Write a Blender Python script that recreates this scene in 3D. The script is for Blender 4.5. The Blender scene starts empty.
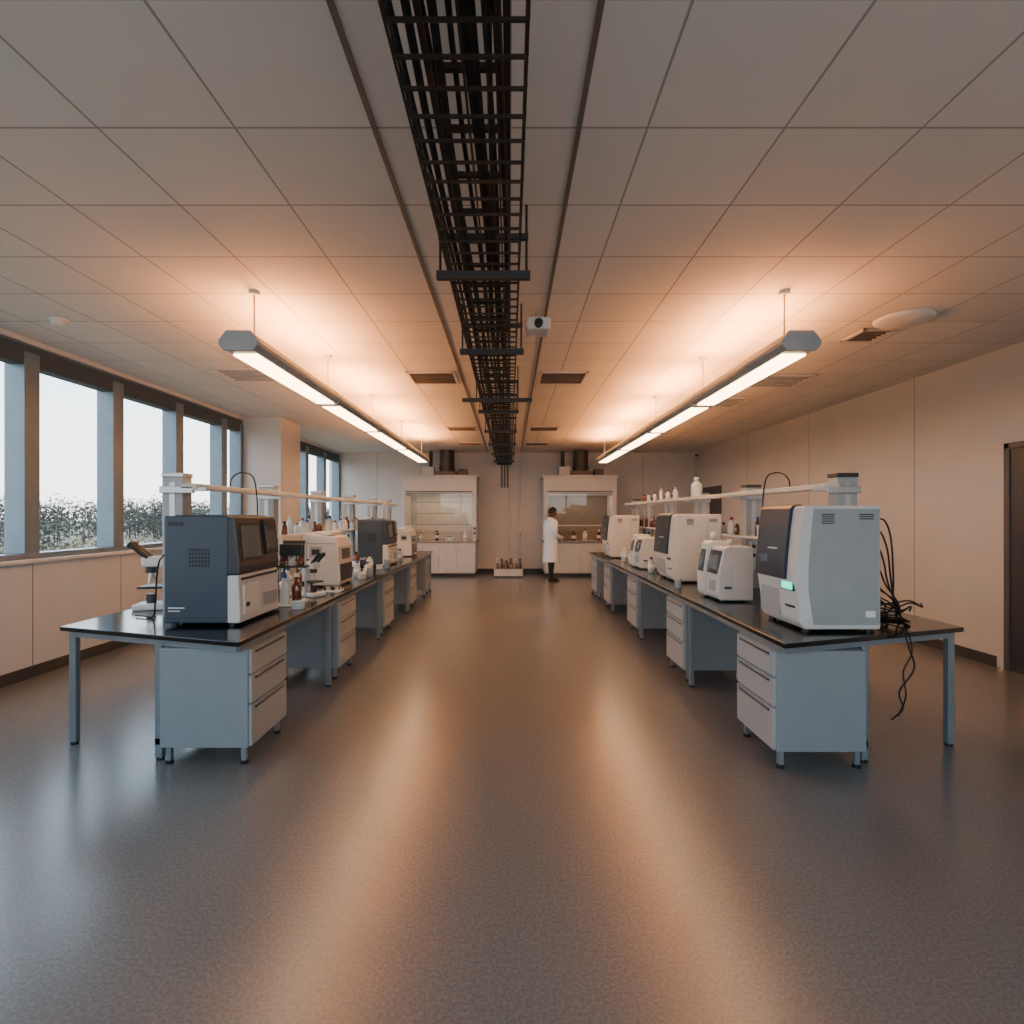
import bpy, bmesh, math, random
from mathutils import Vector, Matrix
random.seed(7)
C=bpy.context
COL=C.scene.collection

def lin(c):
    out=[]
    for v in c:
        v=v/255.0
        out.append(v/12.92 if v<=0.04045 else ((v+0.055)/1.055)**2.4)
    return out
def M(name,rgb,rough=.5,metal=0,var=.08,scale=6,bump=0,emit=None,es=0,coat=0):
    m=bpy.data.materials.new(name); m.use_nodes=True
    nt=m.node_tree; N=nt.nodes; L=nt.links
    bs=N['Principled BSDF']
    tc=N.new('ShaderNodeTexCoord'); no=N.new('ShaderNodeTexNoise')
    no.inputs['Scale'].default_value=scale; no.inputs['Detail'].default_value=4
    L.new(tc.outputs['Object'],no.inputs['Vector'])
    cr=N.new('ShaderNodeValToRGB')
    c=lin(rgb)
    cr.color_ramp.elements[0].position=.3; cr.color_ramp.elements[1].position=.7
    cr.color_ramp.elements[0].color=[v*(1-var) for v in c]+[1]
    cr.color_ramp.elements[1].color=[min(1,v*(1+var)) for v in c]+[1]
    L.new(no.outputs['Fac'],cr.inputs['Fac']); L.new(cr.outputs['Color'],bs.inputs['Base Color'])
    bs.inputs['Roughness'].default_value=rough; bs.inputs['Metallic'].default_value=metal
    if coat: bs.inputs['Coat Weight'].default_value=coat
    if bump:
        bp=N.new('ShaderNodeBump'); bp.inputs['Strength'].default_value=bump
        n2=N.new('ShaderNodeTexNoise'); n2.inputs['Scale'].default_value=120
        L.new(tc.outputs['Object'],n2.inputs['Vector'])
        L.new(n2.outputs['Fac'],bp.inputs['Height']); L.new(bp.outputs['Normal'],bs.inputs['Normal'])
    if emit:
        bs.inputs['Emission Color'].default_value=lin(emit)+[1]; bs.inputs['Emission Strength'].default_value=es
    return m

m_wall=M('wall_paint',(208,202,197),.6,var=.03,scale=2)
m_sillwall=M('sill_panel',(196,196,196),.55,var=.03,scale=2)
m_base=M('baseboard_rubber',(46,50,54),.5)
m_frame=M('window_aluminium',(104,120,132),.4,.2)
m_blind=M('blind_fabric',(66,76,82),.8)
m_pale=M('pale_plastic',(222,219,213),.42,var=.03)
m_offw=M('offwhite_plastic',(208,207,205),.42,var=.03)
m_side_shaded=M('tower_side_grey_shaded',(152,158,160),.45,var=.03)  # grey side panel, colour darkened further to stand in for weaker front light
m_beige=M('beige_plastic',(222,212,202),.45,var=.03)
m_slate=M('slate_shell',(52,66,80),.45,var=.05)
m_slate2=M('slate_front',(46,50,58),.35,var=.05)
m_navy=M('navy_panel',(26,40,56),.3,var=.06)
m_black=M('black_plastic',(16,17,19),.45)
m_screen=M('screen_glass',(36,42,50),.12,coat=.5)
m_screenb=M('screen_display',(90,105,115),.15)
m_green=M('lcd_green',(60,210,190),.4,emit=(20,240,200),es=2.0)
m_cab=M('cabinet_laminate',(162,165,168),.45,var=.03)
m_cabside_shaded=M('cabinet_side_shaded',(134,142,148),.5,var=.03)  # cabinet laminate with the near face's shade put into the colour
m_steel=M('bench_steel',(132,142,150),.35,.4)
m_top=M('epoxy_top',(18,19,22),.15,var=.15,scale=30)
m_alu=M('brushed_alu',(190,190,190),.35,.7)
m_rail=M('rail_white',(214,206,198),.45)
m_dkgrey=M('dark_grey_metal',(60,60,62),.45,.5)
m_cable=M('black_cable',(18,18,20),.6)
m_tray=M('tray_wire',(66,60,56),.45,.7)
m_tube=M('housing_grey',(158,166,174),.45,.1)
m_lamp=M('lamp_diffuser',(255,236,205),.4,emit=(255,212,160),es=14)
m_lampup=M('lamp_uplight',(255,220,180),.4,emit=(255,160,86),es=190)
m_vent=M('diffuser_grille',(112,102,94),.6)
m_hood=M('hood_panel',(214,209,203),.4,var=.03)
m_hoodin=M('hood_interior',(196,192,186),.5)
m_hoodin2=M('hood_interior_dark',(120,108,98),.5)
m_hoodtop=M('hood_worktop',(150,140,130),.25)
m_hlamp=M('hood_lamp',(255,230,190),.4,emit=(255,215,170),es=10.0)
m_duct=M('duct_metal',(76,74,72),.45,.6)
m_amber=M('amber_glass',(92,44,22),.15,coat=.5)
m_clear=M('clear_bottle',(196,204,206),.12,var=.04,coat=.4)
m_blue=M('blue_cap',(40,80,140),.4)
m_red=M('red_cap',(150,45,35),.4)
m_coat=M('lab_coat_cotton',(242,244,248),.8,var=.03,bump=.1)
m_trous=M('trouser_fabric',(34,36,44),.85)
m_skin=M('skin',(112,74,54),.5)
m_hair=M('black_hair',(16,14,13),.8,bump=.3)
m_shoe=M('shoe_leather',(20,19,19),.4)
m_eye=M('eye_white',(225,222,215),.3)
m_door=M('door_paint',(66,70,76),.45)
m_white=M('white_label',(232,230,226),.5)

def glassmat():
    m=bpy.data.materials.new('thin_glass'); m.use_nodes=True
    nt=m.node_tree; N=nt.nodes; L=nt.links; N.clear()
    o=N.new('ShaderNodeOutputMaterial'); mx=N.new('ShaderNodeMixShader')
    t=N.new('ShaderNodeBsdfTransparent'); g=N.new('ShaderNodeBsdfGlossy'); g.inputs['Roughness'].default_value=.02
    no=N.new('ShaderNodeTexNoise'); no.inputs['Scale'].default_value=.5
    mr=N.new('ShaderNodeMapRange'); mr.inputs['To Min'].default_value=.04; mr.inputs['To Max'].default_value=.06
    t.inputs['Color'].default_value=(.95,.97,.98,1)
    L.new(no.outputs['Fac'],mr.inputs['Value'])
    L.new(mr.outputs['Result'],mx.inputs[0]); L.new(t.outputs[0],mx.inputs[1]); L.new(g.outputs[0],mx.inputs[2]); L.new(mx.outputs[0],o.inputs[0])
    return m
m_glass=glassmat()

class B:
    def __init__(s,name): s.name=name; s.bm=bmesh.new(); s.mats=[]
    def mi(s,m):
        if m not in s.mats: s.mats.append(m)
        return s.mats.index(m)
    def merge(s,t,m,bevel=0,smooth=False,mat4=None,seg=2):
        i=s.mi(m)
        if bevel>0: bmesh.ops.bevel(t,geom=t.edges[:],offset=bevel,segments=seg,profile=.5,affect='EDGES')
        bmesh.ops.recalc_face_normals(t,faces=t.faces[:])
        for f in t.faces: f.material_index=i; f.smooth=smooth
        if mat4: t.transform(mat4)
        me=bpy.data.meshes.new('t'); t.to_mesh(me); t.free(); s.bm.from_mesh(me); bpy.data.meshes.remove(me)
    def box(s,x0,x1,y0,y1,z0,z1,m,bevel=0,mat4=None):
        if x1<x0:x0,x1=x1,x0
        if y1<y0:y0,y1=y1,y0
        t=bmesh.new(); bmesh.ops.create_cube(t,size=1)
        t.transform(Matrix.Translation(((x0+x1)/2,(y0+y1)/2,(z0+z1)/2))@Matrix.Diagonal((x1-x0,y1-y0,z1-z0,1)))
        s.merge(t,m,bevel,mat4=mat4)
    def quad(s,pts,m):
        t=bmesh.new(); t.faces.new([t.verts.new(p) for p in pts]); s.merge(t,m)
    def prism(s,pts,axis,lo,hi,m,bevel=0,smooth=False):
        t=bmesh.new()
        def P(a,b,c):
            return {'x':(c,a,b),'y':(a,c,b),'z':(a,b,c)}[axis]
        v0=[t.verts.new(P(a,b,lo)) for a,b in pts]; v1=[t.verts.new(P(a,b,hi)) for a,b in pts]
        n=len(pts); t.faces.new(v0); t.faces.new(v1[::-1])
        for i in range(n): t.faces.new((v0[i],v1[i],v1[(i+1)%n],v0[(i+1)%n]))
        s.merge(t,m,bevel,smooth)
    def tube(s,pts,r,m,seg=8,smooth=True):
        pts=[Vector(p) for p in pts]; n=len(pts)
        rs=r if isinstance(r,(list,tuple)) else [r]*n
        t=bmesh.new(); rings=[]; prev=None
        for i,p in enumerate(pts):
            d=(pts[min(i+1,n-1)]-pts[max(i-1,0)]).normalized()
            if prev is None:
                u=d.orthogonal().normalized()
            else:
                u=prev-d*prev.dot(d)
                u=u.normalized() if u.length>1e-5 else d.orthogonal().normalized()
            prev=u; w=d.cross(u)
            rings.append([t.verts.new(p+(u*math.cos(2*math.pi*k/seg)+w*math.sin(2*math.pi*k/seg))*rs[i]) for k in range(seg)])
        for a,b in zip(rings,rings[1:]):
            for k in range(seg): t.faces.new((a[k],a[(k+1)%seg],b[(k+1)%seg],b[k]))
        t.faces.new(rings[0][::-1]); t.faces.new(rings[-1])
        s.merge(t,m,0,smooth)
    def curve(s,pts,r,m,seg=6,n=6):
        P=[Vector(p) for p in pts]; P=[P[0]]+P+[P[-1]]; out=[]
        for i in range(1,len(P)-2):
            a,b_,c,d=P[i-1],P[i],P[i+1],P[i+2]
            for k in range(n):
                t=k/n; out.append(.5*((2*b_)+(c-a)*t+(2*a-5*b_+4*c-d)*t*t+(3*b_-a-3*c+d)*t**3))
        out.append(P[-1]); s.tube(out,r,m,seg)
    def cyl(s,p0,p1,r0,m,r1=None,seg=20):
        s.tube([p0,p1],[r0,r0 if r1 is None else r1],m,seg,smooth=False)
    def lathe(s,prof,c,m,seg=18):
        t=bmesh.new(); rings=[]
        for r,z in prof:
            rings.append([t.verts.new((c[0]+r*math.cos(2*math.pi*k/seg),c[1]+r*math.sin(2*math.pi*k/seg),c[2]+z)) for k in range(seg)])
        for a,b in zip(rings,rings[1:]):
            for k in range(seg): t.faces.new((a[k],a[(k+1)%seg],b[(k+1)%seg],b[k]))
        t.faces.new(rings[0][::-1]); t.faces.new(rings[-1])
        s.merge(t,m,0,True)
    def ell(s,c,rad,m,u=16,v=10,fn=None,mat4=None):
        t=bmesh.new(); bmesh.ops.create_uvsphere(t,u_segments=u,v_segments=v,radius=1)
        t.transform(Matrix.Diagonal((rad[0],rad[1],rad[2],1)))
        if fn:
            for q in t.verts: fn(q)
        t.transform(Matrix.Translation(c))
        s.merge(t,m,0,True,mat4)
    def finish(s,recenter=True,rotz=0,parent=None):
        me=bpy.data.meshes.new(s.name)
        off=Vector((0,0,0))
        if recenter:
            xs=[v.co for v in s.bm.verts]
            mn=[min(c[i] for c in xs) for i in range(3)]; mx=[max(c[i] for c in xs) for i in range(3)]
            off=Vector(((mn[0]+mx[0])/2,(mn[1]+mx[1])/2,mn[2]))
            s.bm.transform(Matrix.Translation(-off))
        s.bm.to_mesh(me); s.bm.free()
        for m in s.mats: me.materials.append(m)
        o=bpy.data.objects.new(s.name,me); o.location=off; o.rotation_euler=(0,0,rotz); COL.objects.link(o)
        if parent: o.parent=parent
        return o

# ------------------------------------------------ room shell
XL,XR,YB,YF,H=-4.6,5.0,-3.0,14.9,3.25
CT=.81
def floor_mat():
    m=bpy.data.materials.new('floor_vinyl'); m.use_nodes=True
    nt=m.node_tree;N=nt.nodes;L=nt.links;bs=N['Principled BSDF']
    tc=N.new('ShaderNodeTexCoord')
    n1=N.new('ShaderNodeTexNoise'); n1.inputs['Scale'].default_value=80; n1.inputs['Detail'].default_value=3
    L.new(tc.outputs['Object'],n1.inputs['Vector'])
    c1=N.new('ShaderNodeValToRGB'); c1.color_ramp.elements[0].position=.35;c1.color_ramp.elements[1].position=.68
    c1.color_ramp.elements[0].color=lin((98,100,102))+[1]; c1.color_ramp.elements[1].color=lin((118,119,120))+[1]
    L.new(n1.outputs['Fac'],c1.inputs['Fac']); L.new(c1.outputs['Color'],bs.inputs['Base Color'])
    bs.inputs['Roughness'].default_value=.24
    return m
def ceil_mat():
    m=bpy.data.materials.new('ceiling_tiles'); m.use_nodes=True
    nt=m.node_tree;N=nt.nodes;L=nt.links;bs=N['Principled BSDF']
    tc=N.new('ShaderNodeTexCoord')
    br=N.new('ShaderNodeTexBrick'); br.offset=0; br.squash=1
    br.inputs['Color1'].default_value=lin((222,218,213))+[1]; br.inputs['Color2'].default_value=lin((216,212,207))+[1]
    br.inputs['Mortar'].default_value=lin((160,154,148))+[1]
    br.inputs['Scale'].default_value=1; br.inputs['Brick Width'].default_value=.6; br.inputs['Row Height'].default_value=.6
    br.inputs['Mortar Size'].default_value=.006; br.inputs['Mortar Smooth'].default_value=.1
    L.new(tc.outputs['Object'],br.inputs['Vector']); L.new(br.outputs['Color'],bs.inputs['Base Color'])
    bp=N.new('ShaderNodeBump'); bp.inputs['Strength'].default_value=.3; bp.inputs['Distance'].default_value=.01; bp.invert=True
    L.new(br.outputs['Fac'],bp.inputs['Height']); L.new(bp.outputs['Normal'],bs.inputs['Normal'])
    bs.inputs['Roughness'].default_value=.8
    return m
b=B('floor'); b.box(XL-.3,XR+.3,YB,YF+.3,-.15,0,floor_mat()); b.finish(False)
b=B('ceiling'); b.box(XL-.3,XR+.3,YB,YF+.3,H,H+.15,ceil_mat()); b.finish(False)
b=B('wall_back'); b.box(XL-.3,XR+.3,YF,YF+.2,0,H,m_wall)
for x in (-3.6,3.6): b.box(x-.004,x+.004,YF-.002,YF,0.1,H,m_vent)
b.finish(False)
b=B('wall_front'); b.box(XL-.3,XR+.3,YB-.2,YB,0,.9,m_wall); b.box(XL-.3,XR+.3,YB-.2,YB,3.1,H,m_wall)
b.box(XL-.3,-4.0,YB-.2,YB,.9,3.1,m_wall); b.box(4.4,XR+.3,YB-.2,YB,.9,3.1,m_wall); b.finish(False)
b=B('wall_right'); b.box(XR,XR+.2,YB,YF,0,H,m_wall)
for y in (6.8,9.2,11.6): b.box(XR-.002,XR,y-.003,y+.003,.1,H,m_vent)
b.finish(False)
b=B('wall_left')
b.box(XL-.25,XL,YB,YF,0,1.1,m_sillwall)
b.box(XL-.25,XL,YB,YF,3.2,H,m_wall)
b.box(XL-.25,XL,9.5,10.4,1.1,3.2,m_wall)
b.box(XL-.25,XL,YB,-2.0,1.1,3.2,m_wall)
for y in [i*1.2+.5 for i in range(-2,12)]: b.box(XL,XL+.002,y-.004,y+.004,.1,1.08,m_vent)
b.finish(False)
b=B('wall_pier'); b.box(XL,-3.96,9.5,10.38,0,H,m_wall); b.finish(False)
b=B('trim_sill'); b.box(XL-.1,XL+.05,-2,9.5,1.1,1.135,m_rail,.005); b.box(XL-.1,XL+.05,10.4,YF,1.1,1.135,m_rail,.005); b.finish(False)
b=B('baseboard_left'); b.box(XL,XL+.015,YB,9.5,0,.11,m_base); b.box(XL,XL+.015,10.4,YF,0,.11,m_base); b.finish(False)
b=B('baseboard_right'); b.box(XR-.015,XR,5.65,12.9,0,.11,m_base); b.box(XR-.015,XR,YB,4.35,0,.11,m_base); b.finish(False)
b=B('baseboard_back'); b.box(XL,XR,YF-.015,YF,0,.11,m_base); b.finish(False)
def window(name,y0,y1,mull):
    b=B(name)
    xi,xo=XL-.02,XL-.2
    b.box(xo,xi,y0,y1,1.135,1.19,m_frame,.004); b.box(xo,xi,y0,y1,3.12,3.2,m_frame,.004)
    b.box(XL-.16,XL-.01,y0+.02,y1-.02,2.99,3.18,m_blind,.01)
    ms=[y0+.05]+mull+[y1-.05]
    for y in ms:
        w=.085 if y in mull else .05
        b.box(xo,XL+.0,y-w,y+w,1.19,3.12,m_frame,.006)
    b.quad([(XL-.12,y0,1.15),(XL-.12,y1,1.15),(XL-.12,y1,3.15),(XL-.12,y0,3.15)],m_glass)
    b.finish(False)
window('window_1',-2,9.5,[-1.0,.5,1.7,2.9,4.1,5.3,6.47,7.67,8.87])
window('window_2',10.4,YF,[11.3,12.5,13.7])
b=B('added_fill_window')  # unseen window behind the camera, added as daylight fill on near faces
b.box(-4,4.4,YB-.15,YB-.02,.9,.96,m_frame); b.box(-4,4.4,YB-.15,YB-.02,3.04,3.1,m_frame)
for i in range(8):
    x=-3.97+i*8.34/7; b.box(x-.04,x+.04,YB-.15,YB-.02,.96,3.04,m_frame)
b.quad([(-4,YB-.1,.9),(4.4,YB-.1,.9),(4.4,YB-.1,3.1),(-4,YB-.1,3.1)],m_glass)
b.finish(False)
def door(name,y0,y1,h):
    b=B(name)
    b.box(XR-.03,XR-.001,y0-.06,y0,0,h+.06,m_door,.004); b.box(XR-.03,XR-.001,y1,y1+.06,0,h+.06,m_door,.004)
    b.box(XR-.03,XR-.001,y0-.06,y1+.06,h,h+.06,m_door,.004)
    b.box(XR-.015,XR-.001,y0,y1,0.005,h,m_slate2)
    b.box(XR-.02,XR-.014,y1-.35,y1-.15,1.1,1.9,m_screen)
    b.cyl((XR-.06,y0+.09,1.0),(XR-.015,y0+.09,1.0),.012,m_alu); b.cyl((XR-.06,y0+.08,1.0),(XR-.06,y0+.21,1.0),.01,m_alu)
    b.finish(False)
door('door_1',4.45,5.48,2.22); door('door_2',13.05,14.1,2.2)

# ------------------------------------------------ ceiling items
b=B('ceiling_slot_rails')
for x,w in ((-.59,.011),(.3,.011)): b.box(x-w,x+w,-2.5,YF-.1,H-.01,H-.001,m_vent)
b.finish()
def diffuser(x,y,w,l,m=m_vent):
    b=B('air_diffuser'); h=H-.001
    b.box(x-w/2,x+w/2,y-l/2,y-l/2+.03,H-.02,h,m_rail);b.box(x-w/2,x+w/2,y+l/2-.03,y+l/2,H-.02,h,m_rail)
    b.box(x-w/2,x-w/2+.03,y-l/2,y+l/2,H-.02,h,m_rail);b.box(x+w/2-.03,x+w/2,y-l/2,y+l/2,H-.02,h,m_rail)
    b.box(x-w/2+.03,x+w/2-.03,y-l/2+.03,y+l/2-.03,H-.006,h,m_dkgrey if m is m_vent else m)
    n=5
    for i in range(n):
        yy=y-l/2+.05+(l-.1)*i/(n-1); b.box(x-w/2+.03,x+w/2-.03,yy-.008,yy+.008,H-.018,H-.004,m)
    b.finish()
for x,y,w,l in ((-.94,6.75,.58,.58),(.64,6.75,.58,.58),(-.94,10.7,.58,.5),(.66,10.7,.58,.5),(-.94,13,.58,.5),(.64,13,.58,.5),(3.35,5.15,.3,.36)):
    diffuser(x,y,w,l)
for x,y in ((3.35,6.9),(-3.1,6.6),(3.1,8.2)): diffuser(x,y,.7,.6,m_cab)
b=B('ceiling_access_disc'); b.lathe([(.2,-.035),(.22,-.02),(.23,-.001)],(3.38,4.72,H),m_pale,28); b.finish()
b=B('smoke_detector'); b.lathe([(.03,-.06),(.055,-.05),(.06,-.015),(.075,-.01),(.075,-.001)],(-3.9,4.75,H),m_pale); b.finish()
b=B('ceiling_projector')
b.box(.13,.33,4.42,4.66,3.06,3.16,m_pale,.02); b.cyl((.23,4.56,3.16),(.23,4.56,H-.001),.02,m_alu); b.cyl((.23,4.39,3.1),(.23,4.43,3.1),.035,m_dkgrey); b.cyl((.23,4.38,3.1),(.23,4.4,3.1),.02,m_black)
b.finish()
b=B('security_camera'); b.box(4.75,4.85,14.2,14.4,3.05,3.13,m_pale,.01); b.cyl((4.8,14.12,3.09),(4.8,14.2,3.09),.03,m_black); b.cyl((4.8,14.3,3.13),(4.8,14.3,H-.001),.012,m_pale); b.finish()

def pendant(x,segs,wires):
    b=B('linear_pendant_light')
    y0,y1=segs[0],segs[-1]
    prof=[(x-.1,2.735),(x-.135,2.77),(x-.135,2.80),(x-.085,2.865),(x-.06,2.865),(x-.06,2.85),(x+.06,2.85),(x+.06,2.865),(x+.085,2.865),(x+.135,2.80),(x+.135,2.77),(x+.1,2.735)]
    b.prism(prof,'y',y0,y1,m_tube)
    for ya,yb in ((y0-.03,y0),(y1,y1+.03)):
        b.prism([(x-.105,2.73),(x-.14,2.77),(x-.14,2.803),(x-.087,2.872),(x+.087,2.872),(x+.14,2.803),(x+.14,2.77),(x+.105,2.73)],'y',ya,yb,m_tube,.004)
    for a,c in zip(segs,segs[1:]):
        b.box(x-.085,x+.085,a+.08,c-.08,2.722,2.736,m_lamp)
        b.box(x-.045,x+.045,a+.35,c-.05,2.85,2.857,m_lampup)
        b.prism([(x-.105,2.72),(x-.14,2.77),(x-.14,2.803),(x-.087,2.87),(x+.087,2.87),(x+.14,2.803),(x+.14,2.77),(x+.105,2.72)],'y',c-.04,c+.04,m_tube)
    for y in wires:
        b.cyl((x,y,2.85),(x,y,H-.02),.006,m_alu,seg=8); b.cyl((x,y,H-.03),(x,y,H-.001),.04,m_pale)
        b.cyl((x,y,2.86),(x,y,2.91),.014,m_alu,seg=10)
    b.finish()
pendant(-1.93,[3.93,5.83,7.7,9.8,12.2],[4.15,5.83,7.7,9.8,12.0])
pendant(2.07,[3.93,5.9,7.8,9.9,12.3],[4.15,5.9,7.8,9.9,12.1])

# cable tray
b=B('cable_tray')
tx0,tx1,tz=-.34,.05,2.9
y0,y1=.4,14.6
for x in (tx0,tx0+.1,tx0+.2,tx0+.3,tx1): b.box(x-.004,x+.004,y0,y1,tz-.004,tz+.004,m_tray)
for x in (tx0,tx1):
    for z in (tz+.05,tz+.11): b.box(x-.005,x+.005,y0,y1,z-.005,z+.005,m_tray)
y=y0
while y<y1:
    b.box(tx0,tx1,y-.005,y+.005,tz-.012,tz-.002,m_tray)
    for x in (tx0,tx1): b.box(x-.005,x+.005,y-.005,y+.005,tz,tz+.11,m_tray)
    y+=.12
for k in range(8):
    xx=tx0+.03+k*.033+(.05 if k>3 else 0); pts=[]
    ph=random.random()*6
    for i in range(40):
        yy=y0+(y1-y0)*i/39
        pts.append((xx+.012*math.sin(yy*1.7+ph),yy,tz+.022+.012*(k%3)+.006*math.sin(yy*2.3+ph)))
    b.tube(pts,.01+.004*(k%2),m_cable,6)
for x in (tx0+.06,tx1-.06): b.box(x-.012,x+.012,y0,y1,3.09,3.13,m_tray)
y=y0
while y<y1:
    b.box(tx0+.06,tx1-.06,y-.012,y+.012,3.095,3.115,m_tray); y+=.3
for k in range(4):
    xx=tx0+.1+k*.055
    b.tube([(xx+.01*math.sin(i+k),y0+(y1-y0)*i/30,3.13) for i in range(31)],.011,m_cable,6)
for i,y in enumerate([1.2,3.0,4.4,6.25,6.95,8.6,10.2,11.8,13.4]):
    e=.2 if y in(6.25,) else .06
    b.box(tx0-e,tx1+e,y-.02,y+.02,tz-.055,tz-.014,m_dkgrey)
    for x in (tx0-.04,tx1+.04): b.cyl((x,y,tz-.06),(x,y,H-.001),.007,m_dkgrey,seg=8)
    b.box(tx0-.05,tx1+.05,y-.015,y+.015,3.06,3.09,m_dkgrey)
for x in (-.22,-.14,-.06): b.tube([(x,14.4,tz+.03),(x,14.7,tz+.02),(x,14.82,2.8),(x,14.85,2.3)],.014,m_cable,8)
b.finish()
b=B('wall_conduit')
for x in (-.02,.26):
    b.cyl((x,YF-.03,.32),(x,YF-.03,H-.001),.022,m_rail,seg=12)
    for z in (.6,1.4,2.2,2.9): b.box(x-.04,x+.04,YF-.03,YF-.001,z-.015,z+.015,m_alu)
b.box(-.08,.04,YF-.08,YF-.001,.28,.45,m_rail,.008)
b.box(.2,.32,YF-.08,YF-.001,1.1,1.28,m_rail,.008)
b.finish()

# ------------------------------------------------ benches
def bench(sgn,yfi,yfo,yend,cabs,name='lab_bench'):
    e=bpy.data.objects.new(name,None); COL.objects.link(e)
    b=B('frame_and_top'); xi,xo=1.6*sgn,3.03*sgn
    b.prism([(xi,yfi),(xo,yfo),(xo,yend),(xi,yend)],'z',CT-.03,CT,m_top,.004)
    L=.045
    b.box(xi+sgn*.03,xi+sgn*.07,yfi+.08,yend-.05,CT-.075,CT-.03,m_steel)
    b.box(xo-sgn*.07,xo-sgn*.03,yfo+.08,yend-.05,CT-.075,CT-.03,m_steel)
    pa=[(xi+sgn*.04,yfi+.06),(xo-sgn*.04,yfo+.03),(xo-sgn*.04,yfo+.07),(xi+sgn*.04,yfi+.1)]
    b.prism(pa,'z',CT-.075,CT-.03,m_steel)
    ys=[5.0,6.9,8.8,10.6]
    def slope(x): return yfi+(yfo-yfi)*(abs(x)-1.6)/1.43
    for x in (xo-sgn*.06,2.235*sgn):
        yy=slope(x)+.05
        b.box(x-L/2,x+L/2,yy,yy+L,0.015,CT-.03,m_steel,.003); b.cyl((x,yy+L/2,0),(x,yy+L/2,.02),.025,m_black)
    x=2.235*sgn; yy=slope(x)+.05
    b.box(x-L/2,x+L/2,yy,yend-.1,.1,.14,m_steel)
    for y in ys+[yend-.1]:
        for x in (xo-sgn*.06,2.235*sgn,xi+sgn*.05):
            b.box(x-.02,x+.02,y-.02,y+.02,0.015,CT-.03,m_steel,.003); b.cyl((x,y,0),(x,y,.02),.025,m_black)
        b.box(xi+sgn*.03,xo-sgn*.04,y-.02,y+.02,CT-.075,CT-.03,m_steel)
    b.finish(True,0,e)
    for i,y in enumerate(cabs): cabinet(sgn,y,e,i+1)
def cabinet(sgn,y0,e,i,w=.56,front=1.63,d=.55):
    b=B('drawer_cabinet_%d'%i); xf,xb=front*sgn,(front+d)*sgn
    z0,z1=.11,CT-.08
    b.box(xf,xb,y0,y0+w,z0,z1,m_cabside_shaded,.006)
    zz=[(z1-.16,z1-.008),(z1-.345,z1-.172),(z0+.008,z1-.357)]
    for a,c in zz:
        b.box(xf-sgn*.018,xf+sgn*.004,y0+.012,y0+w-.012,a,c,m_cab,.004)
        b.box(xf-sgn*.021,xf-sgn*.016,y0+.06,y0+w-.06,c-.032,c-.014,m_dkgrey)
        b.box(xf-sgn*.032,xf-sgn*.018,y0+.06,y0+w-.06,c-.014,c-.008,m_alu)
    for x in (xf+sgn*.04,xb-sgn*.04):
        for y in (y0+.04,y0+w-.04):
            b.box(x-.015,x+.015,y-.015,y+.015,.02,z0,m_steel); b.cyl((x,y,0),(x,y,.022),.024,m_black)
    b.finish(True,0,e)
bench(-1,3.24,3.7,11.45,(3.42,5.2,7.08,8.95,10.55)); bench(1,3.2,3.67,11.1,(3.36,5.12,7.02,8.9,10.3))

def shelf(sgn,y_end):
    b=B('reagent_service_rail'); x=2.48*sgn
    posts=[4.1,5.66,7.1,8.5,9.9]+[y_end]
    for i,y in enumerate(posts):
        b.box(x-.075,x+.075,y-.06,y+.06,CT,1.84,m_cab,.006)
        b.box(x-.08,x+.08,y-.065,y+.065,1.84,1.87,m_dkgrey if sgn>0 else m_alu,.004)
        b.box(x-.02,x+.02,y-.064,y-.06,1.0,1.8,m_alu)
        b.box(x-.045,x+.045,y-.063,y-.06,1.1,1.3,m_white)
        for k in (1.15,1.24): b.box(x-.02,x+.02,y-.066,y-.062,k-.018,k+.018,m_dkgrey)
    xi=x-sgn*.14
    b.box(xi-.06,xi+.06,4.0,y_end+.1,1.75,1.79,m_rail,.006)
    for y in posts:
        b.box(x-sgn*.17,x+sgn*.075,y-.1,y-.065,1.72,1.77,m_alu,.004)
        b.box(xi-sgn*.12,xi,y-.09,y-.05,1.735,1.765,m_alu,.004)
    b.box(x-.15,x+.15,4.3,y_end,1.33,1.35,m_rail,.003)
    if sgn>0: b.box(x+.075,x+.24,4.03,4.13,1.16,1.29,m_steel,.01)
    b.curve([(xi,4.6,1.79),(xi,4.62,1.86),(xi-sgn*.03,4.66,1.91),(xi-sgn*.08,4.7,1.92),(xi-sgn*.13,4.74,1.88),(xi-sgn*.14,4.78,1.72),(xi-sgn*.14,4.8,1.5)],.006,m_cable,6,4)
    b.finish()
shelf(-1,11.1); shelf(1,10.8)

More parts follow.
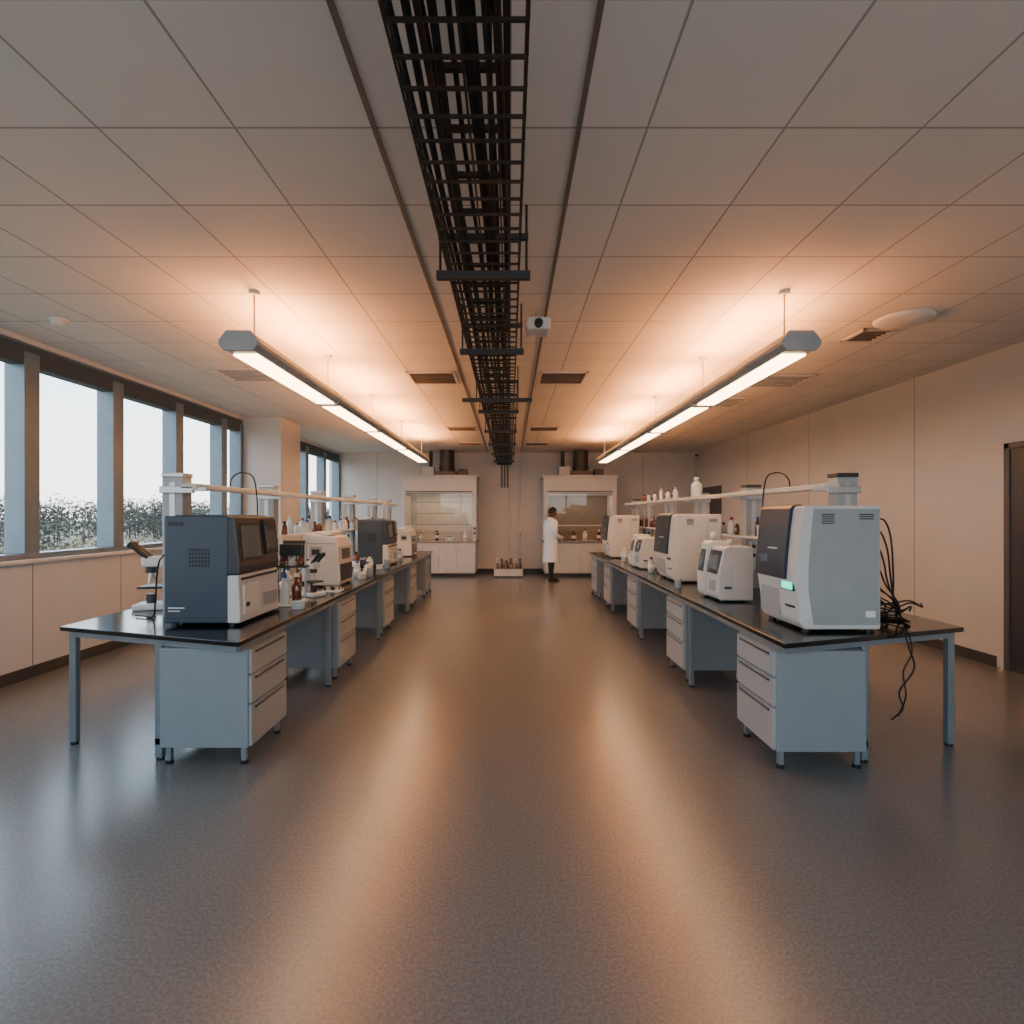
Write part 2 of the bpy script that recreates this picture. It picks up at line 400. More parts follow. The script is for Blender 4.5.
# ------------------------------------------------ instruments
def dark_analyzer(xf,xb,y0,y1,h,z=CT):
    b=B('benchtop_analyzer'); w=xf-xb; d=y1-y0
    for x in (xb+.05,xf-.06):
        for y in (y0+.05,y1-.05): b.cyl((x,y,z),(x,y,z+.03),.025,m_black)
    z0=z+.02; z1=z+h; zm=z+h*.46
    b.box(xb,xf-.07,y0,y1,z0,z1,m_slate,.012)
    b.prism([(xf-.075,z0),(xf+.01,z0),(xf+.015,z0+.03),(xf+.0,zm),(xf-.075,zm)],'y',y0+.004,y1-.004,m_offw,.008)
    b.prism([(xf-.075,zm+.004),(xf+.005,zm+.004),(xf+.01,zm+.05),(xf-.025,z1-.01),(xf-.075,z1-.01)],'y',y0+.004,y1-.002,m_slate2,.008)
    def tp(zz): return xf+.01-(zz-(zm+.05))/(z1-.01-zm-.05)*.035
    def slab(ya,yb,za,zb,m,p): b.prism([(tp(za)-.01,za),(tp(za)+p,za),(tp(zb)+p,zb),(tp(zb)-.01,zb)],'y',ya,yb,m,.002)
    slab(y0+.08*d,y0+.55*d,zm+.09,z1-.05,m_black,.008); slab(y0+.11*d,y0+.52*d,zm+.11,z1-.07,m_screenb,.010)
    slab(y0+.62*d,y0+.95*d,zm+.12,z1-.03,m_black,.02); slab(y0+.66*d,y0+.92*d,zm+.15,z1-.06,m_screen,.022)
    b.box(xf+.004,xf+.014,y0+.06*d,y0+.94*d,zm-.035,zm-.02,m_dkgrey)
    b.box(xf+.004,xf+.018,y0+.55*d,y0+.93*d,z0+.06,z0+.16,m_cab,.004)
    b.box(xf+.005,xf+.02,y0+.08*d,y0+.45*d,z0+.05,zm-.07,m_pale,.004)
    b.box(xf+.012,xf+.022,y0+.12*d,y0+.2*d,z0+.1,z0+.13,m_dkgrey)
    for i in range(7):
        for k in range(5):
            x=xb+w*.34+i*w*.042; zz=z+h*.54+k*.026
            b.box(x,x+w*.026,y0-.002,y0+.003,zz,zz+.017,m_black)
    for i in range(6):
        x=xb+.03+i*.018; b.box(x,x+.011,y0-.002,y0+.003,z1-.07,z1-.04,m_black)
    b.box(xb+.03,xb+.14,y0-.002,y0+.003,z0+.1,z0+.108,m_white); b.box(xb+.03,xb+.11,y0-.002,y0+.003,z0+.08,z0+.086,m_white)
    b.box(xb+.01,xf-.09,y0-.0015,y0+.003,z0+.035,z0+.038,m_black)
    b.box(xb+.05,xf-.12,y0+.05,y1-.05,z1,z1+.006,m_slate2,.002)
    b.finish()
dark_analyzer(-1.83,-2.33,3.7,4.33,.745)
dark_analyzer(-1.78,-2.22,8.0,8.65,.68)

def tower(xf,xb,y0,y1,h,body,lcd=True,z=CT):
    b=B('gas_analyzer_tower'); d=xb-xf; w=y1-y0
    for x in (xf+.07,xb-.05):
        for y in (y0+.05,y1-.05): b.cyl((x,y,z),(x,y,z+.03),.025,m_black)
    z0=z+.02;z1=z+h
    P=[(xf+.04,z0),(xf+.01,z0+.04),(xf-.005,z0+.28*h),(xf-.02,z0+.36*h),(xf-.01,z0+.55*h),(xf+.01,z0+.8*h),(xf+.025,z1-.02),(xf+.045,z1),(xb,z1),(xb,z0)]
    b.prism(P,'y',y0,y1,body,.01)
    q=[(xf+.09,z0+.03),(xf+.06,z0+.3*h),(xf+.06,z0+.5*h),(xf+.09,z1-.02),(xb-.01,z1-.02),(xb-.01,z0+.03)]
    b.prism(q,'y',y0-.006,y0+.002,m_side_shaded if body is m_offw else body,.003)
    for i in range(5): b.box(xf+.14,xf+.22,y0-.009,y0-.004,z1-.06-i*.014,z1-.053-i*.014,m_dkgrey)
    for i in range(3): b.box(xb-.14,xb-.05,y0-.009,y0-.004,z1-.06-i*.014,z1-.053-i*.014,m_dkgrey)
    b.box(xb-.16,xb-.155,y0-.008,y0-.004,z0+.05,z1-.04,m_cab)
    b.box(xb-.1,xb-.04,y0-.009,y0-.004,z0+.08,z0+.12,m_white)
    b.box(xb-.004,xb+.012,y0+.05,y1-.05,z0+.05,z1-.06,m_slate2,.003)
    def off(pts,o): return [(x-o,zz) for x,zz in pts]
    F=[(xf-.02,z0+.38*h),(xf-.01,z0+.55*h),(xf+.01,z0+.8*h),(xf+.025,z1-.02),(xf+.045,z1+.002)]
    poly=off(F,.022)+[(xf+.07,z1+.012),(xf+.09,z1+.002)]+[(xf+.02,z0+.38*h)]
    b.prism(poly,'y',y0+.22*w,y1-.01,m_navy,.004)
    b.box(xf-.046,xf-.03,y0+.4*w,y0+.6*w,z0+.62*h,z0+.63*h,m_white)
    b.prism([(xf-.038,z0+.5*h),(xf-.030,z0+.5*h),(xf-.026,z0+.56*h),(xf-.034,z0+.56*h)],'y',y0+.65*w,y0+.85*w,m_screenb)
    if lcd:
        b.box(xf-.019,xf-.003,y0+.06*w,y0+.36*w,z0+.295*h,z0+.37*h,m_black,.002)
        b.box(xf-.023,xf-.006,y0+.09*w,y0+.33*w,z0+.305*h,z0+.36*h,m_green)
    else:
        b.box(xf-.015,xf,y0+.1*w,y0+.3*w,z0+.3*h,z0+.34*h,m_screen)
    b.box(xf-.006,xf+.006,y0+.45*w,y1-.03,z0+.06*h,z0+.3*h,m_cab,.003)
    b.box(xf-.008,xf+.004,y0+.1*w,y0+.3*w,z0+.16*h,z0+.175*h,m_dkgrey)
    b.finish()
tower(1.84,2.36,3.5,4.05,.81,m_offw)
tower(1.80,2.33,6.05,6.75,.76,m_beige,False)
tower(1.72,2.24,9.5,10.15,.74,m_beige,False)

def small_reader(xf,xb,y0,y1,h,z=CT):
    b=B('plate_reader'); w=y1-y0
    z0=z+.015
    for x in (xf+.05,xb-.05):
        for y in (y0+.05,y1-.05): b.cyl((x,y,z),(x,y,z+.03),.02,m_black)
    ya=y0+.62*w
    P=[(xf+.02,z0),(xf,z0+.03),(xf,z0+.22),(xf+.05,z+h*.9),(xf+.08,z+h*.93),(xb,z+h*.93),(xb,z0)]
    b.prism(P,'y',y0,ya,m_offw,.01)
    P2=[(xf+.0,z0),(xf-.02,z0+.03),(xf-.02,z0+.22),(xf+.02,z+h*.96),(xf+.05,z+h),(xb-.08,z+h),(xb-.05,z0)]
    b.prism(P2,'y',ya+.005,y1,m_pale,.01)
    for (yy0,yy1,o) in ((y0+.06*w,ya-.05*w,0),(ya+.05*w,y1-.05*w,-.024)):
        q=[(xf+o-.004,z0+.22),(xf+o+.02,z0+.22),(xf+o+.062,z+h*.86),(xf+o+.036,z+h*.86)]
        b.prism(q,'y',yy0,yy1,m_navy,.002)
        q=[(xf+o+.0,z0+.26),(xf+o+.01,z0+.26),(xf+o+.036,z+h*.78),(xf+o+.022,z+h*.78)]
        b.prism([(a-.006,c) for a,c in q],'y',yy0+.02,yy1-.02,m_screenb)
    b.box(xf-.006,xf+.004,y0+.15*w,y0+.45*w,z0+.07,z0+.16,m_cab,.002)
    b.box(xf+.14,xb-.04,y0-.004,y0+.002,z0+.05,z+h*.8,m_offw,.002)
    b.box(xf+.05,xf+.11,y0-.006,y0+.002,z0+.1,z0+.12,m_slate)
    b.finish()
small_reader(1.79,2.09,4.72,5.2,.51)
small_reader(1.78,2.08,7.55,8.05,.47)

def white_box(xf,xb,y0,y1,h,z=CT,name='spectrophotometer'):
    b=B(name); w=xf-xb; z0=z+.015
    for x in (xb+.04,xf-.04):
        for y in (y0+.04,y1-.04): b.cyl((x,y,z),(x,y,z+.03),.018,m_black)
    b.prism([(xb,z0),(xf,z0),(xf+.01,z0+.03),(xf-.01,z+h*.75),(xf-.05,z+h*.93),(xb+.02,z+h),(xb,z+h*.97)],'y',y0,y1,m_beige,.012)
    b.box(xf-.002,xf+.014,y0+.04,y1-.04,z0+.04,z+h*.42,m_slate2,.004)
    b.box(xb+.08,xb+.2,y0-.004,y0+.003,z+h*.55,z+h*.75,m_cab)
    b.box(xb+.1,xb+.18,y0-.006,y0+.003,z+h*.6,z+h*.7,m_dkgrey)
    b.box(xb+.01,xf-.03,y0-.003,y0+.003,z+h*.8,z+h*.81,m_vent)
    b.box(xb+.08,xf-.1,y0+.06,y1-.06,z+h*.96,z+h*1.0+.012,m_pale,.008)
    b.box(xf-.016,xf+.006,y0+.12,y1-.1,z+h*.5,z+h*.7,m_screen)
    b.finish()
white_box(-1.78,-2.16,5.72,6.2,.56)
white_box(-1.78,-2.05,9.9,10.5,.52,name='incubator')
white_box(-2.7,-2.95,5.0,5.5,.35,name='centrifuge')

def bottle(x,y,z,h,r,m,cap,name='reagent_bottle'):
    b=B(name)
    b.lathe([(r*.9,0),(r,.01),(r,h*.62),(r*.85,h*.7),(r*.4,h*.8),(r*.38,h*.88)],(x,y,z),m)
    b.lathe([(r*.48,h*.86),(r*.48,h),(r*.4,h)],(x,y,z),cap)
    b.lathe([(r*1.01,h*.2),(r*1.01,h*.5)],(x,y,z),m_white)
    b.finish()
def beaker(x,y,z,h,r):
    b=B('glass_beaker')
    b.lathe([(r,0),(r,h),(r*1.08,h+.004),(r*.93,h+.004),(r*.93,h*.02)],(x,y,z),m_clear); b.finish()
def microscope(x,y,z,s=1,rot=0,name='microscope'):
    b=B(name)
    b.box(-.09,.09,-.12,.12,0,.04,m_pale,.012); b.box(-.035,.035,.05,.11,.03,.30,m_pale,.012)
    b.box(-.045,.045,-.08,.11,.28,.35,m_pale,.015)
    b.box(-.08,.08,-.09,.06,.14,.155,m_black,.003)
    b.cyl((0,-.03,.29),(0,-.03,.24),.035,m_dkgrey); b.cyl((0,-.03,.25),(.012,-.04,.17),.012,m_alu,.008); b.cyl((0,-.03,.25),(-.02,-.01,.19),.012,m_alu,.008)
    b.cyl((0,-.03,.04),(0,-.03,.1),.03,m_dkgrey)
    for sx in(-.03,.03): b.cyl((sx,-.04,.34),(sx,-.13,.42),.017,m_black); b.cyl((sx,-.13,.42),(sx,-.15,.437),.022,m_black)
    for sx in(-1,1): b.cyl((sx*.035,.08,.12),(sx*.065,.08,.12),.028,m_dkgrey)
    o=b.finish(False,rot); o.location=(x,y,z); o.scale=(s,s,s)
microscope(-2.84,4.42,CT,1.2,math.radians(285))
def rack_unit(x,y,z):
    b=B('solvent_bottle_rack')
    b.box(x-.13,x+.13,y-.16,y+.16,z,z+.02,m_pale,.006)
    for sx in (-.11,.11):
        b.cyl((x+sx,y+.12,z+.02),(x+sx,y+.12,z+.5),.009,m_alu,seg=10)
    b.box(x-.13,x+.13,y+.05,y+.15,z+.3,z+.315,m_dkgrey)
    b.box(x-.1,x+.1,y+.07,y+.15,z+.4,z+.5,m_dkgrey,.008)
    for i,(dx,dy,m,c) in enumerate(((-.07,-.08,m_amber,m_black),(.02,-.1,m_clear,m_blue),(.08,0,m_amber,m_white),(-.04,.03,m_clear,m_black))):
        r=.04;h=.22
        b.lathe([(r*.9,0),(r,.01),(r,h*.62),(r*.8,h*.72),(r*.4,h*.8),(r*.38,h)],(x+dx,y+dy,z+.02),m)
        b.cyl((x+dx,y+dy,z+.23),(x+dx,y+dy,z+.26),.02,c)
        b.tube([(x+dx,y+dy,z+.25),(x+dx,y+dy+.01,z+.34),(x+dx*.6,y+.08,z+.40)],.005,m_cable,6)
    for dx in (-.08,0,.08): b.lathe([(.026,0),(.028,.01),(.028,.06),(.012,.07),(.012,.085)],(x+dx,y+.1,z+.315),m_amber if dx else m_clear)
    b.finish()
rack_unit(-1.88,4.64,CT); rack_unit(-2.12,5.3,CT)
microscope(-1.84,5.1,CT,.9,math.radians(60))
def petri(x,y):
    b=B('petri_dish_stack')
    for k in range(4): b.lathe([(.045,0),(.05,.004),(.05,.014),(.046,.016)],(x,y,CT+k*.017),m_clear)
    b.finish()
petri(-1.69,4.4); petri(-1.75,6.5); petri(-1.8,7.6)
def tray(x,y):
    b=B('sample_tray'); b.box(x-.09,x+.09,y-.07,y+.07,CT,CT+.012,m_white,.003)
    for i in range(4):
        for k in range(3): b.cyl((x-.06+i*.04,y-.04+k*.04,CT+.012),(x-.06+i*.04,y-.04+k*.04,CT+.05),.012,m_clear if (i+k)%2 else m_amber,seg=10)
    b.finish()
tray(-1.75,5.42); tray(-1.95,7.2)
for i,(x,y,h,r) in enumerate(((-1.85,6.65,.2,.04),(-2.0,6.75,.26,.05),(-1.8,6.95,.16,.04),(-2.15,6.6,.3,.055),(-1.9,7.45,.22,.045),(-2.1,7.5,.25,.05),(-1.8,9.0,.2,.045),(-1.95,9.3,.28,.05),(-2.1,9.5,.24,.05))):
    bottle(x,y,CT,h,r,m_amber if i%2 else m_clear,m_blue if i%3==0 else m_black)
for i,(x,y,h,r) in enumerate(((2.2,5.42,.34,.05),(2.03,5.5,.58,.06),(2.25,5.64,.5,.06),(1.85,7.2,.2,.045),(2.0,7.3,.26,.05),(1.85,8.4,.22,.045),(2.0,8.6,.28,.055),(1.85,8.9,.22,.05))):
    bottle(x,y,CT,h,r,m_clear if i%2 else m_amber,m_blue if i%3==0 else m_white)
beaker(-1.72,6.75,CT,.1,.04); beaker(-1.74,7.8,CT,.12,.045); beaker(1.74,5.7,CT,.09,.035)
def row(sgn,z,x,ys,name='reagent_bottle_row',jit=.03):
    b=B(name)
    for i,y in enumerate(ys):
        r=random.uniform(.025,.042);h=random.uniform(.12,.2); m=random.choice([m_clear,m_amber,m_white,m_clear])
        xx=x+random.uniform(-jit,jit)
        b.lathe([(r*.9,0),(r,.008),(r,h*.62),(r*.8,h*.72),(r*.42,h*.8),(r*.4,h*.86)],(xx,y,z),m,12)
        b.lathe([(r*.5,h*.84),(r*.5,h),(r*.4,h)],(xx,y,z),random.choice([m_blue,m_white,m_black,m_red]),10)
    b.finish()
def frange(a,b_,s):
    o=[]
    while a<b_: o.append(a+random.uniform(-.02,.02)); a+=s
    return o
for sgn in(-1,1):
    row(sgn,1.35,2.42*sgn,[y for y in frange(4.45,10.6,.14) if min(abs(y-p) for p in (4.1,5.66,7.1,8.5,9.9))>.12])
b=B('plastic_carboy'); r=.065;h=.24
b.lathe([(r*.95,0),(r,.01),(r,h*.6),(r*.8,h*.7),(r*.4,h*.76),(r*.4,h*.86),(r*.5,h*.86),(r*.5,h)],(2.34,6.9,1.79),m_pale); b.finish()
row(1,1.79,2.34,frange(7.8,9.6,.36),'reagent_bottle_row',.01)

b=B('power_cable_bundle')
rc=random.Random(5)
for k in range(8):
    x0=2.39; z0=CT+.70-.075*k; o=rc.uniform(0,.1); y0_=3.62+.04*k
    b.curve([(x0-.01,y0_,z0),(x0+.04,y0_-.04,z0+.02),(x0+.07+o*.3,y0_-.04,z0-.1),(x0+.05+o,y0_-.03,CT+.34-.02*k),(x0+.1+o,3.66,CT+.16),(x0+.2+o,3.72+.02*k,CT+.05),(x0+.3+o,3.8+.03*k,CT+.012),(x0+.22,3.95+.02*k,CT+.012)],.0055,m_cable,6,5)
for k in range(4):
    cx,cy=2.56+.06*k,3.86; R=.09+.02*k
    b.curve([(cx+R*math.cos(a*.8),cy+.5*R*math.sin(a*.8),CT+.012+.03*k+.045*math.sin(a*1.3+k)**2) for a in range(9)],.0055,m_cable,6,4)
b.curve([(2.5,3.8,CT+.02),(2.5,3.6,CT+.03),(2.48,3.47,CT+.015),(2.475,3.41,CT-.08),(2.52,3.43,.6),(2.45,3.46,.45),(2.5,3.5,.33),(2.44,3.52,.25)],.0055,m_cable,6,5)
b.curve([(2.54,3.8,CT+.02),(2.53,3.6,CT+.02),(2.51,3.48,CT+.015),(2.50,3.42,CT-.1),(2.46,3.44,.58),(2.49,3.46,.42),(2.47,3.5,.28)],.005,m_cable,6,5)
b.finish()
b=B('instrument_cable')
b.curve([(-2.36,3.9,1.3),(-2.42,3.8,1.25),(-2.5,3.88,.98),(-2.58,3.98,CT+.02),(-2.68,4.02,CT+.012),(-2.75,4.04,CT+.012)],.006,m_cable,6,4); b.finish()
bottle(-2.66,4.6,CT,.3,.05,m_clear,m_white); bottle(-2.8,4.78,CT,.28,.05,m_amber,m_black)

# ------------------------------------------------ fume hoods
def hood(x0,x1,inner,flip):
    b=B('fume_hood'); yf,yb=13.88,14.88
    b.box(x0+.03,x1-.03,yf+.05,yb,.08,.86,m_hood,.005); b.box(x0+.06,x1-.06,yf+.09,yb,0,.08,m_base)
    n=4; w=(x1-x0-.06)/n
    for i in range(n):
        a=x0+.03+i*w
        b.box(a+.008,a+w-.008,yf+.03,yf+.05,.1,.84,m_hood,.003)
        hx=a+w-.05 if i%2==0 else a+.05
        b.box(hx-.008,hx+.008,yf+.01,yf+.03,.62,.76,m_alu)
    b.box(x0,x1,yf,yb,.86,.905,m_hoodtop,.006)
    for xa,xb in ((x0,x0+.09),(x1-.09,x1)):
        b.box(xa,xb,yf+.04,yb,.905,2.12,m_hood,.004)
        for z in (1.1,1.22): b.box((xa+xb)/2-.025,(xa+xb)/2+.025,yf+.03,yf+.045,z-.03,z+.03,m_dkgrey)
    b.box(x0,x1,yf+.04,yb,2.12,2.56,m_hood,.006)
    b.box(x0-.03,x1+.03,yf+.0,yb,2.5,2.57,m_hood,.006)
    b.box(x0+.1,x1-.1,yf+.03,yf+.045,2.14,2.17,m_vent)
    b.box(x0+.09,x1-.09,yb-.06,yb-.02,.905,2.12,inner)
    b.box(x0+.2,x1-.2,yb-.1,yb-.08,1.1,2.0,inner,.004)
    for z in (1.3,1.6,1.9): b.box(x0+.2,x1-.2,yb-.105,yb-.1,z,z+.012,m_vent)
    zs=1.3
    b.quad([(x0+.09,yf+.09,zs),(x1-.09,yf+.09,zs),(x1-.09,yf+.09,2.12),(x0+.09,yf+.09,2.12)],m_glass)
    b.box(x0+.09,x1-.09,yf+.075,yf+.105,zs-.02,zs+.01,m_alu,.004)
    for x in (x0+.1,x1-.1): b.box(x-.012,x+.012,yf+.08,yf+.1,zs,2.12,m_alu)
    b.box(x0+.09,x1-.09,yf+.25,yf+.265,2.06,2.12,m_hood)
    b.box((x0+x1)/2-.7,(x0+x1)/2+.7,yf+.3,yf+.42,2.1,2.119,m_hlamp)
    for x in (x0+.3,x1-.35):
        b.tube([(x,yb-.3,.905),(x,yb-.3,1.12),(x,yb-.33,1.18),(x,yb-.4,1.18),(x,yb-.42,1.12)],.012,m_alu,8)
    cx=x0+1.1 if not flip else x1-.85
    b.cyl((cx,14.4,2.57),(cx,14.4,H-.001),.19,m_duct,seg=28); b.cyl((cx,14.4,2.75),(cx,14.4,2.8),.21,m_duct,seg=28)
    b.box(cx-.28,cx+.28,14.15,14.65,2.57,2.7,m_duct,.01)
    b.box(cx-.6,cx-.3,14.1,14.4,2.57,2.8,m_hood,.01); b.box(cx+.32,cx+.55,14.1,14.35,2.57,2.74,m_dkgrey,.01)
    b.cyl((cx-.45,14.6,2.57),(cx-.45,14.6,H-.001),.05,m_duct,seg=14)
    b.finish()
hood(-2.75,-.85,m_hoodin,False); hood(.85,2.7,m_hoodin2,True)
for i,(x,y,h,r) in enumerate(((-2.3,14.2,.22,.05),(-1.9,14.3,.26,.05),(-1.15,14.2,.28,.05),(1.65,14.2,.25,.06),(1.95,14.3,.3,.06),(2.3,14.25,.26,.05))):
    bottle(x,y,.905,h,r,[m_clear,m_amber][i%2],[m_blue,m_black,m_white][i%3])
b=B('hot_plate_stirrer')
b.prism([(-1.65,.905),(-1.45,.905),(-1.45,1.0),(-1.65,1.0)],'y',14.05,14.3,m_pale,.01); b.cyl((-1.55,14.18,1.0),(-1.55,14.18,1.015),.08,m_dkgrey); b.cyl((-1.6,14.04,.95),(-1.6,14.06,.95),.015,m_black); b.cyl((-1.5,14.04,.95),(-1.5,14.06,.95),.015,m_black); b.finish()
b=B('bottle_crate')
x0,x1,y0,y1=-.4,.32,13.75,14.15
b.box(x0,x1,y0,y1,0.03,.06,m_pale)
for a in ((x0,x1,y0,y0+.015),(x0,x1,y1-.015,y1),(x0,x0+.015,y0,y1),(x1-.015,x1,y0,y1)): b.box(*a,.06,.2,m_pale,.003)
b.box(x0-.01,x1+.01,y0-.01,y0+.02,.18,.21,m_hood)
for x in (x0+.06,x1-.06):
    for y in (y0+.05,y1-.05): b.cyl((x,y,0),(x,y,.03),.03,m_black)
k=0
for i in range(6):
    for j in range(3):
        x=x0+.075+i*.115; y=y0+.08+j*.12; m=[m_amber,m_clear,m_amber][k%3]; k+=1
        hh=.28+.16*((i*7+j*3)%4)/4
        b.lathe([(.045,0),(.048,hh*.6),(.02,hh*.78),(.02,hh*.9)],(x,y,.06),m,12); b.lathe([(.024,hh*.88),(.024,hh)],(x,y,.06),[m_red,m_black,m_white][k%3],10)
b.finish()

# ------------------------------------------------ person
def person(px,py,rot):
    e=bpy.data.objects.new('lab_technician',None); COL.objects.link(e)
    parts=[]
    V=[];E=[];R=[]
    def v(p,r): V.append(p);R.append(r);return len(V)-1
    pel=v((0,0,.93),(.13,.15)); sp=v((0,0,1.12),(.12,.14)); ch=v((.01,0,1.32),(.12,.15)); nb=v((.0,0,1.45),(.06,.065)); nk=v((.02,0,1.53),(.052,.052))
    E+=[(pel,sp),(sp,ch),(ch,nb),(nb,nk)]
    for s in (-1,1):
        hp=v((0,.1*s,.86),(.09,.095)); kn=v((.03 if s>0 else -.02,.11*s,.48),(.062,.062)); an=v((.0+.05*s,.12*s,.1),(.042,.042))
        E+=[(pel,hp),(hp,kn),(kn,an)]
        sh=v((-.0,.185*s,1.40),(.068,.068)); el=v((-.02,.245*s,1.12),(.05,.05)); wr=v((.21,.19*s,1.04+.03*s),(.036,.034)); wr2=v((.235,.185*s,1.042+.03*s),(.03,.028))
        E+=[(ch,sh),(sh,el),(el,wr),(wr,wr2)]
    me=bpy.data.meshes.new('body'); me.from_pydata(V,E,[])
    o=bpy.data.objects.new('tmp_body',me); COL.objects.link(o)
    md=o.modifiers.new('s','SKIN')
    sv=me.skin_vertices[0].data
    for i,r in enumerate(R): sv[i].radius=r if isinstance(r,tuple) else (r,r); sv[i].use_root=(i==0)
    sub=o.modifiers.new('b','SUBSURF'); sub.levels=2
    dg=C.evaluated_depsgraph_get(); dg.update()
    nm=bpy.data.meshes.new_from_object(o.evaluated_get(dg))
    bpy.data.objects.remove(o)
    nm.materials.clear()
    for m in (m_coat,m_trous,m_skin): nm.materials.append(m)
    for p in nm.polygons:
        c=p.center; p.use_smooth=True
        p.material_index= 1 if c.z<.92 else (2 if (c.z>1.45 and abs(c.y)<.075) or (c.x>.222 and c.z<1.2) else 0)
    bo=bpy.data.objects.new('body',nm); COL.objects.link(bo); parts.append(bo)
    b=B('lab_coat'); t=bmesh.new(); rings=[]; n=28
    prof=[(1.475,.06,.065,.0),(1.455,.085,.11,.0),(1.42,.115,.175,.0),(1.35,.14,.205,.005),(1.22,.145,.205,.005),(1.08,.14,.195,.005),(.93,.15,.2,.0),(.78,.165,.212,.0),(.6,.18,.225,.0),(.46,.19,.235,-.005)]
    for z,a,c_,ox in prof:
        rr=[]
        for k in range(n):
            th=2*math.pi*k/n; f=1+(.03*math.sin(th*7)*(max(0,1.0-z)))
            rr.append(t.verts.new((ox+a*f*math.cos(th),c_*f*math.sin(th),z)))
        rings.append(rr)
    for r1,r2 in zip(rings,rings[1:]):
        for k in range(n): t.faces.new((r1[k],r2[k],r2[(k+1)%n],r1[(k+1)%n]))
    b.merge(t,m_coat,0,True)
    for s in (-1,1):
        b.tube([(0,.15*s,1.41),(-.005,.2*s,1.385),(-.015,.235*s,1.24),(-.03,.25*s,1.12),(.05,.235*s,1.07+.01*s),(.2,.193*s,1.04+.03*s)],[.065,.075,.066,.062,.056,.046],m_coat,14)
    b.tube([(.1,-.03,1.3),(.075,-.06,1.43),(.0,-.08,1.485),(-.06,-.03,1.49),(-.06,.03,1.49),(.0,.08,1.485),(.075,.06,1.43),(.1,.03,1.3)],.016,m_coat,8)
    b.box(-.195,-.175,-.08,.08,1.0,1.03,m_coat,.004)
    parts.append(b.finish(False))
    b=B('head'); hc=(.045,0,1.62)
    tilt=Matrix.Translation(hc)@Matrix.Rotation(math.radians(16),4,'Y')@Matrix.Translation([-q for q in hc])
    def hf(q):
        x,y,z=q.co
        if z<-.03:
            k=(-.03-z)/.09; q.co.y*=1-.3*k
            if x<0: q.co.x*=1-.45*k
        if x>.05 and abs(y)<.02:
            if -.04<z<.015: q.co.x+=.02*(1-abs(z+.025)/.045) if abs(y)<.012 else .004
    b.ell(hc,(.098,.076,.118),m_skin,32,24,hf,tilt)
    b.ell((hc[0]+.1,0,hc[2]-.018),(.02,.012,.02),m_skin,10,8,None,tilt)
    b.ell((hc[0]+.086,0,hc[2]-.055),(.013,.024,.008),M('lips',(96,52,44),.5),10,6,None,tilt)
    for s in(-1,1):
        b.ell((hc[0]+.083,.03*s,hc[2]+.008),(.009,.014,.009),m_eye,10,8,None,tilt); b.ell((hc[0]+.09,.03*s,hc[2]+.008),(.004,.006,.006),m_black,8,6,None,tilt)
        b.ell((hc[0]+.0,.078*s,hc[2]-.01),(.016,.008,.028),m_skin,10,8,None,tilt)
        b.ell((hc[0]+.088,.03*s,hc[2]+.028),(.006,.018,.004),m_hair,8,6,None,tilt)
    b.tube([(.0,0,1.44),(.02,0,1.5),(.035,0,1.57)],[.06,.054,.05],m_skin,14)
    parts.append(b.finish(False))
    b=B('hair')
    def hr(q):
        x,y,z=q.co
        if x>.03 and z<.055: q.co*=.86
        elif z<-.05: q.co*=.84
        elif x>-.02 and z<-.0 : q.co*=.88
    b.ell((hc[0]-.006,0,hc[2]+.01),(.104,.083,.122),m_hair,32,24,hr,tilt); parts.append(b.finish(False))
    for s,nm_ in ((-1,'hand_right'),(1,'hand_left')):
        b=B(nm_); w=Vector((.235,.185*s,1.042+.03*s))
        b.ell(tuple(w+Vector((.045,0,-.008))),(.052,.022,.040),m_skin,14,10)
        for i,(L,dz) in enumerate(((.072,.026),(.08,.009),(.074,-.009),(.058,-.026))):
            a=w+Vector((.075,0,-.008+dz)); k=-s
            b.tube([a,a+Vector((L*.45,.004*k,-.004)),a+Vector((L*.75,.018*k,-.014)),a+Vector((L*.85,.036*k,-.022))],[.010,.0095,.0085,.007],m_skin,8)
        a=w+Vector((.025,-.012*s,.02)); b.tube([a,a+Vector((.025,-.02*s,.022)),a+Vector((.055,-.028*s,.022))],[.012,.011,.008],m_skin,8)
        parts.append(b.finish(False))
    b=B('shoes')
    for s in(-1,1):
        ox=.05*s
        t=bmesh.new()
        rings=[]
        for x,hw,hh in ((-.07,.03,.06),(-.05,.038,.09),(0,.04,.1),(.06,.042,.075),(.13,.046,.05),(.18,.038,.035),(.2,.02,.02)):
            rings.append([t.verts.new((ox+x,.12*s+yy*hw,zz*hh)) for yy,zz in ((-1,0),(-1,.55),(-.6,1),(.6,1),(1,.55),(1,0))])
        for r1,r2 in zip(rings,rings[1:]):
            for k in range(6): t.faces.new((r1[k],r1[(k+1)%6],r2[(k+1)%6],r2[k]))
        t.faces.new(rings[0]); t.faces.new(rings[-1][::-1])
        b.merge(t,m_shoe,0,True)
    parts.append(b.finish(False))
    for p in parts: p.parent=e
    e.location=(px,py,0); e.rotation_euler=(0,0,rot)
person(.97,13.0,math.radians(22))

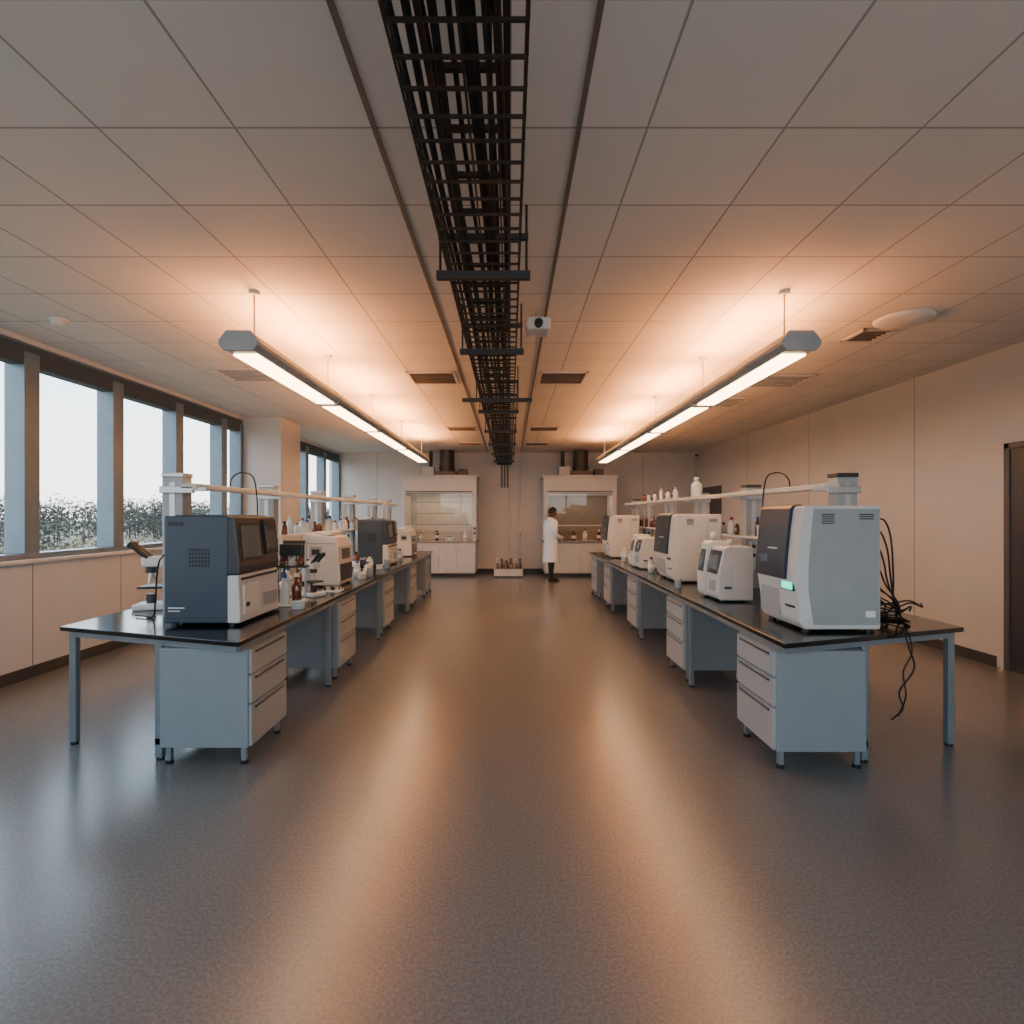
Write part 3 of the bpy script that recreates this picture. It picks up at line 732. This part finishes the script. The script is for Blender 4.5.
# ------------------------------------------------ outside
m_ground=M('field_grass',(124,116,96),.95,var=.35,scale=.25)
b=B('outdoor_ground'); b.box(-400,-6,-150,500,-4.3,-4,m_ground); b.finish()
m_tree=M('tree_foliage',(70,70,64),.95,var=.35,scale=.6); m_bark=M('tree_bark',(62,56,50),.9); m_reed=M('reed_grass',(112,98,76),.95,var=.3,scale=.5)
b=B('tree_line')
rnd=random.Random(3)
vs=[];fs=[];mi=[]
def leafcloud(cx,cy,cz,rx,rz,n,s,m):
    for _ in range(n):
        while True:
            a=Vector((rnd.uniform(-1,1),rnd.uniform(-1,1),rnd.uniform(-1,1)))
            if a.length<1: break
        p=Vector((cx+a.x*rx,cy+a.y*rx,cz+a.z*rz)); i0=len(vs)
        for k in range(3): vs.append(p+Vector((rnd.uniform(-s,s),rnd.uniform(-s,s),rnd.uniform(-s,s))))
        fs.append((i0,i0+1,i0+2)); mi.append(m)
for i in range(380):
    y=rnd.uniform(15,340); x=-72-rnd.uniform(0,40)
    h=rnd.uniform(6.6,9.6)*(1+max(0,-x-72)*.006)
    b.cyl((x,y,-4),(x,y,-4+h*.8),.12,m_bark,.03,seg=5)
    leafcloud(x,y,-4+h*.52,h*.32,h*.48,210,.42,1)
for i in range(320):
    y=rnd.uniform(5,330); x=-40-rnd.uniform(0,34)
    leafcloud(x,y,-3.3,rnd.uniform(1.5,3),.9,60,.35,2 if i%2 else 1)
b.mi(m_bark);b.mi(m_tree);b.mi(m_reed)
me=bpy.data.meshes.new('leaves'); me.from_pydata(vs,[],fs)
for p,k in zip(me.polygons,mi): p.material_index=k
b.bm.from_mesh(me); bpy.data.meshes.remove(me)
b.finish()

# ------------------------------------------------ world
w=bpy.data.worlds.new('overcast'); C.scene.world=w; w.use_nodes=True
nt=w.node_tree;N=nt.nodes;L=nt.links
bg=N['Background']; tc=N.new('ShaderNodeTexCoord'); sx=N.new('ShaderNodeSeparateXYZ'); cr=N.new('ShaderNodeValToRGB')
L.new(tc.outputs['Generated'],sx.inputs[0]); L.new(sx.outputs['Z'],cr.inputs['Fac'])
cr.color_ramp.elements[0].position=0; cr.color_ramp.elements[0].color=(.86,.83,.80,1)
cr.color_ramp.elements[1].position=.3; cr.color_ramp.elements[1].color=(.60,.76,.90,1)
L.new(cr.outputs['Color'],bg.inputs['Color']); bg.inputs['Strength'].default_value=5.6
def portal(loc,rot,sx_,sy_):
    l=bpy.data.lights.new('skylight_portal','AREA'); l.shape='RECTANGLE'; l.size=sx_; l.size_y=sy_
    l.cycles.is_portal=True
    o=bpy.data.objects.new('skylight_portal',l); COL.objects.link(o); o.location=loc; o.rotation_euler=rot
portal((XL-.22,3.75,2.15),(0,math.radians(-90),0),2.0,11.5)
portal((XL-.22,12.65,2.15),(0,math.radians(-90),0),2.0,4.5)
portal((.2,YB-.18,2.0),(math.radians(90),0,0),8.4,2.2)

cam=bpy.data.cameras.new('camera'); cam.sensor_width=36; cam.lens=550/1024*36
cam.shift_x=2/1024; cam.shift_y=3/1024; cam.clip_end=1000
co=bpy.data.objects.new('camera',cam); COL.objects.link(co); co.location=(0,0,1.56); co.rotation_euler=(math.pi/2,0,0)
C.scene.camera=co
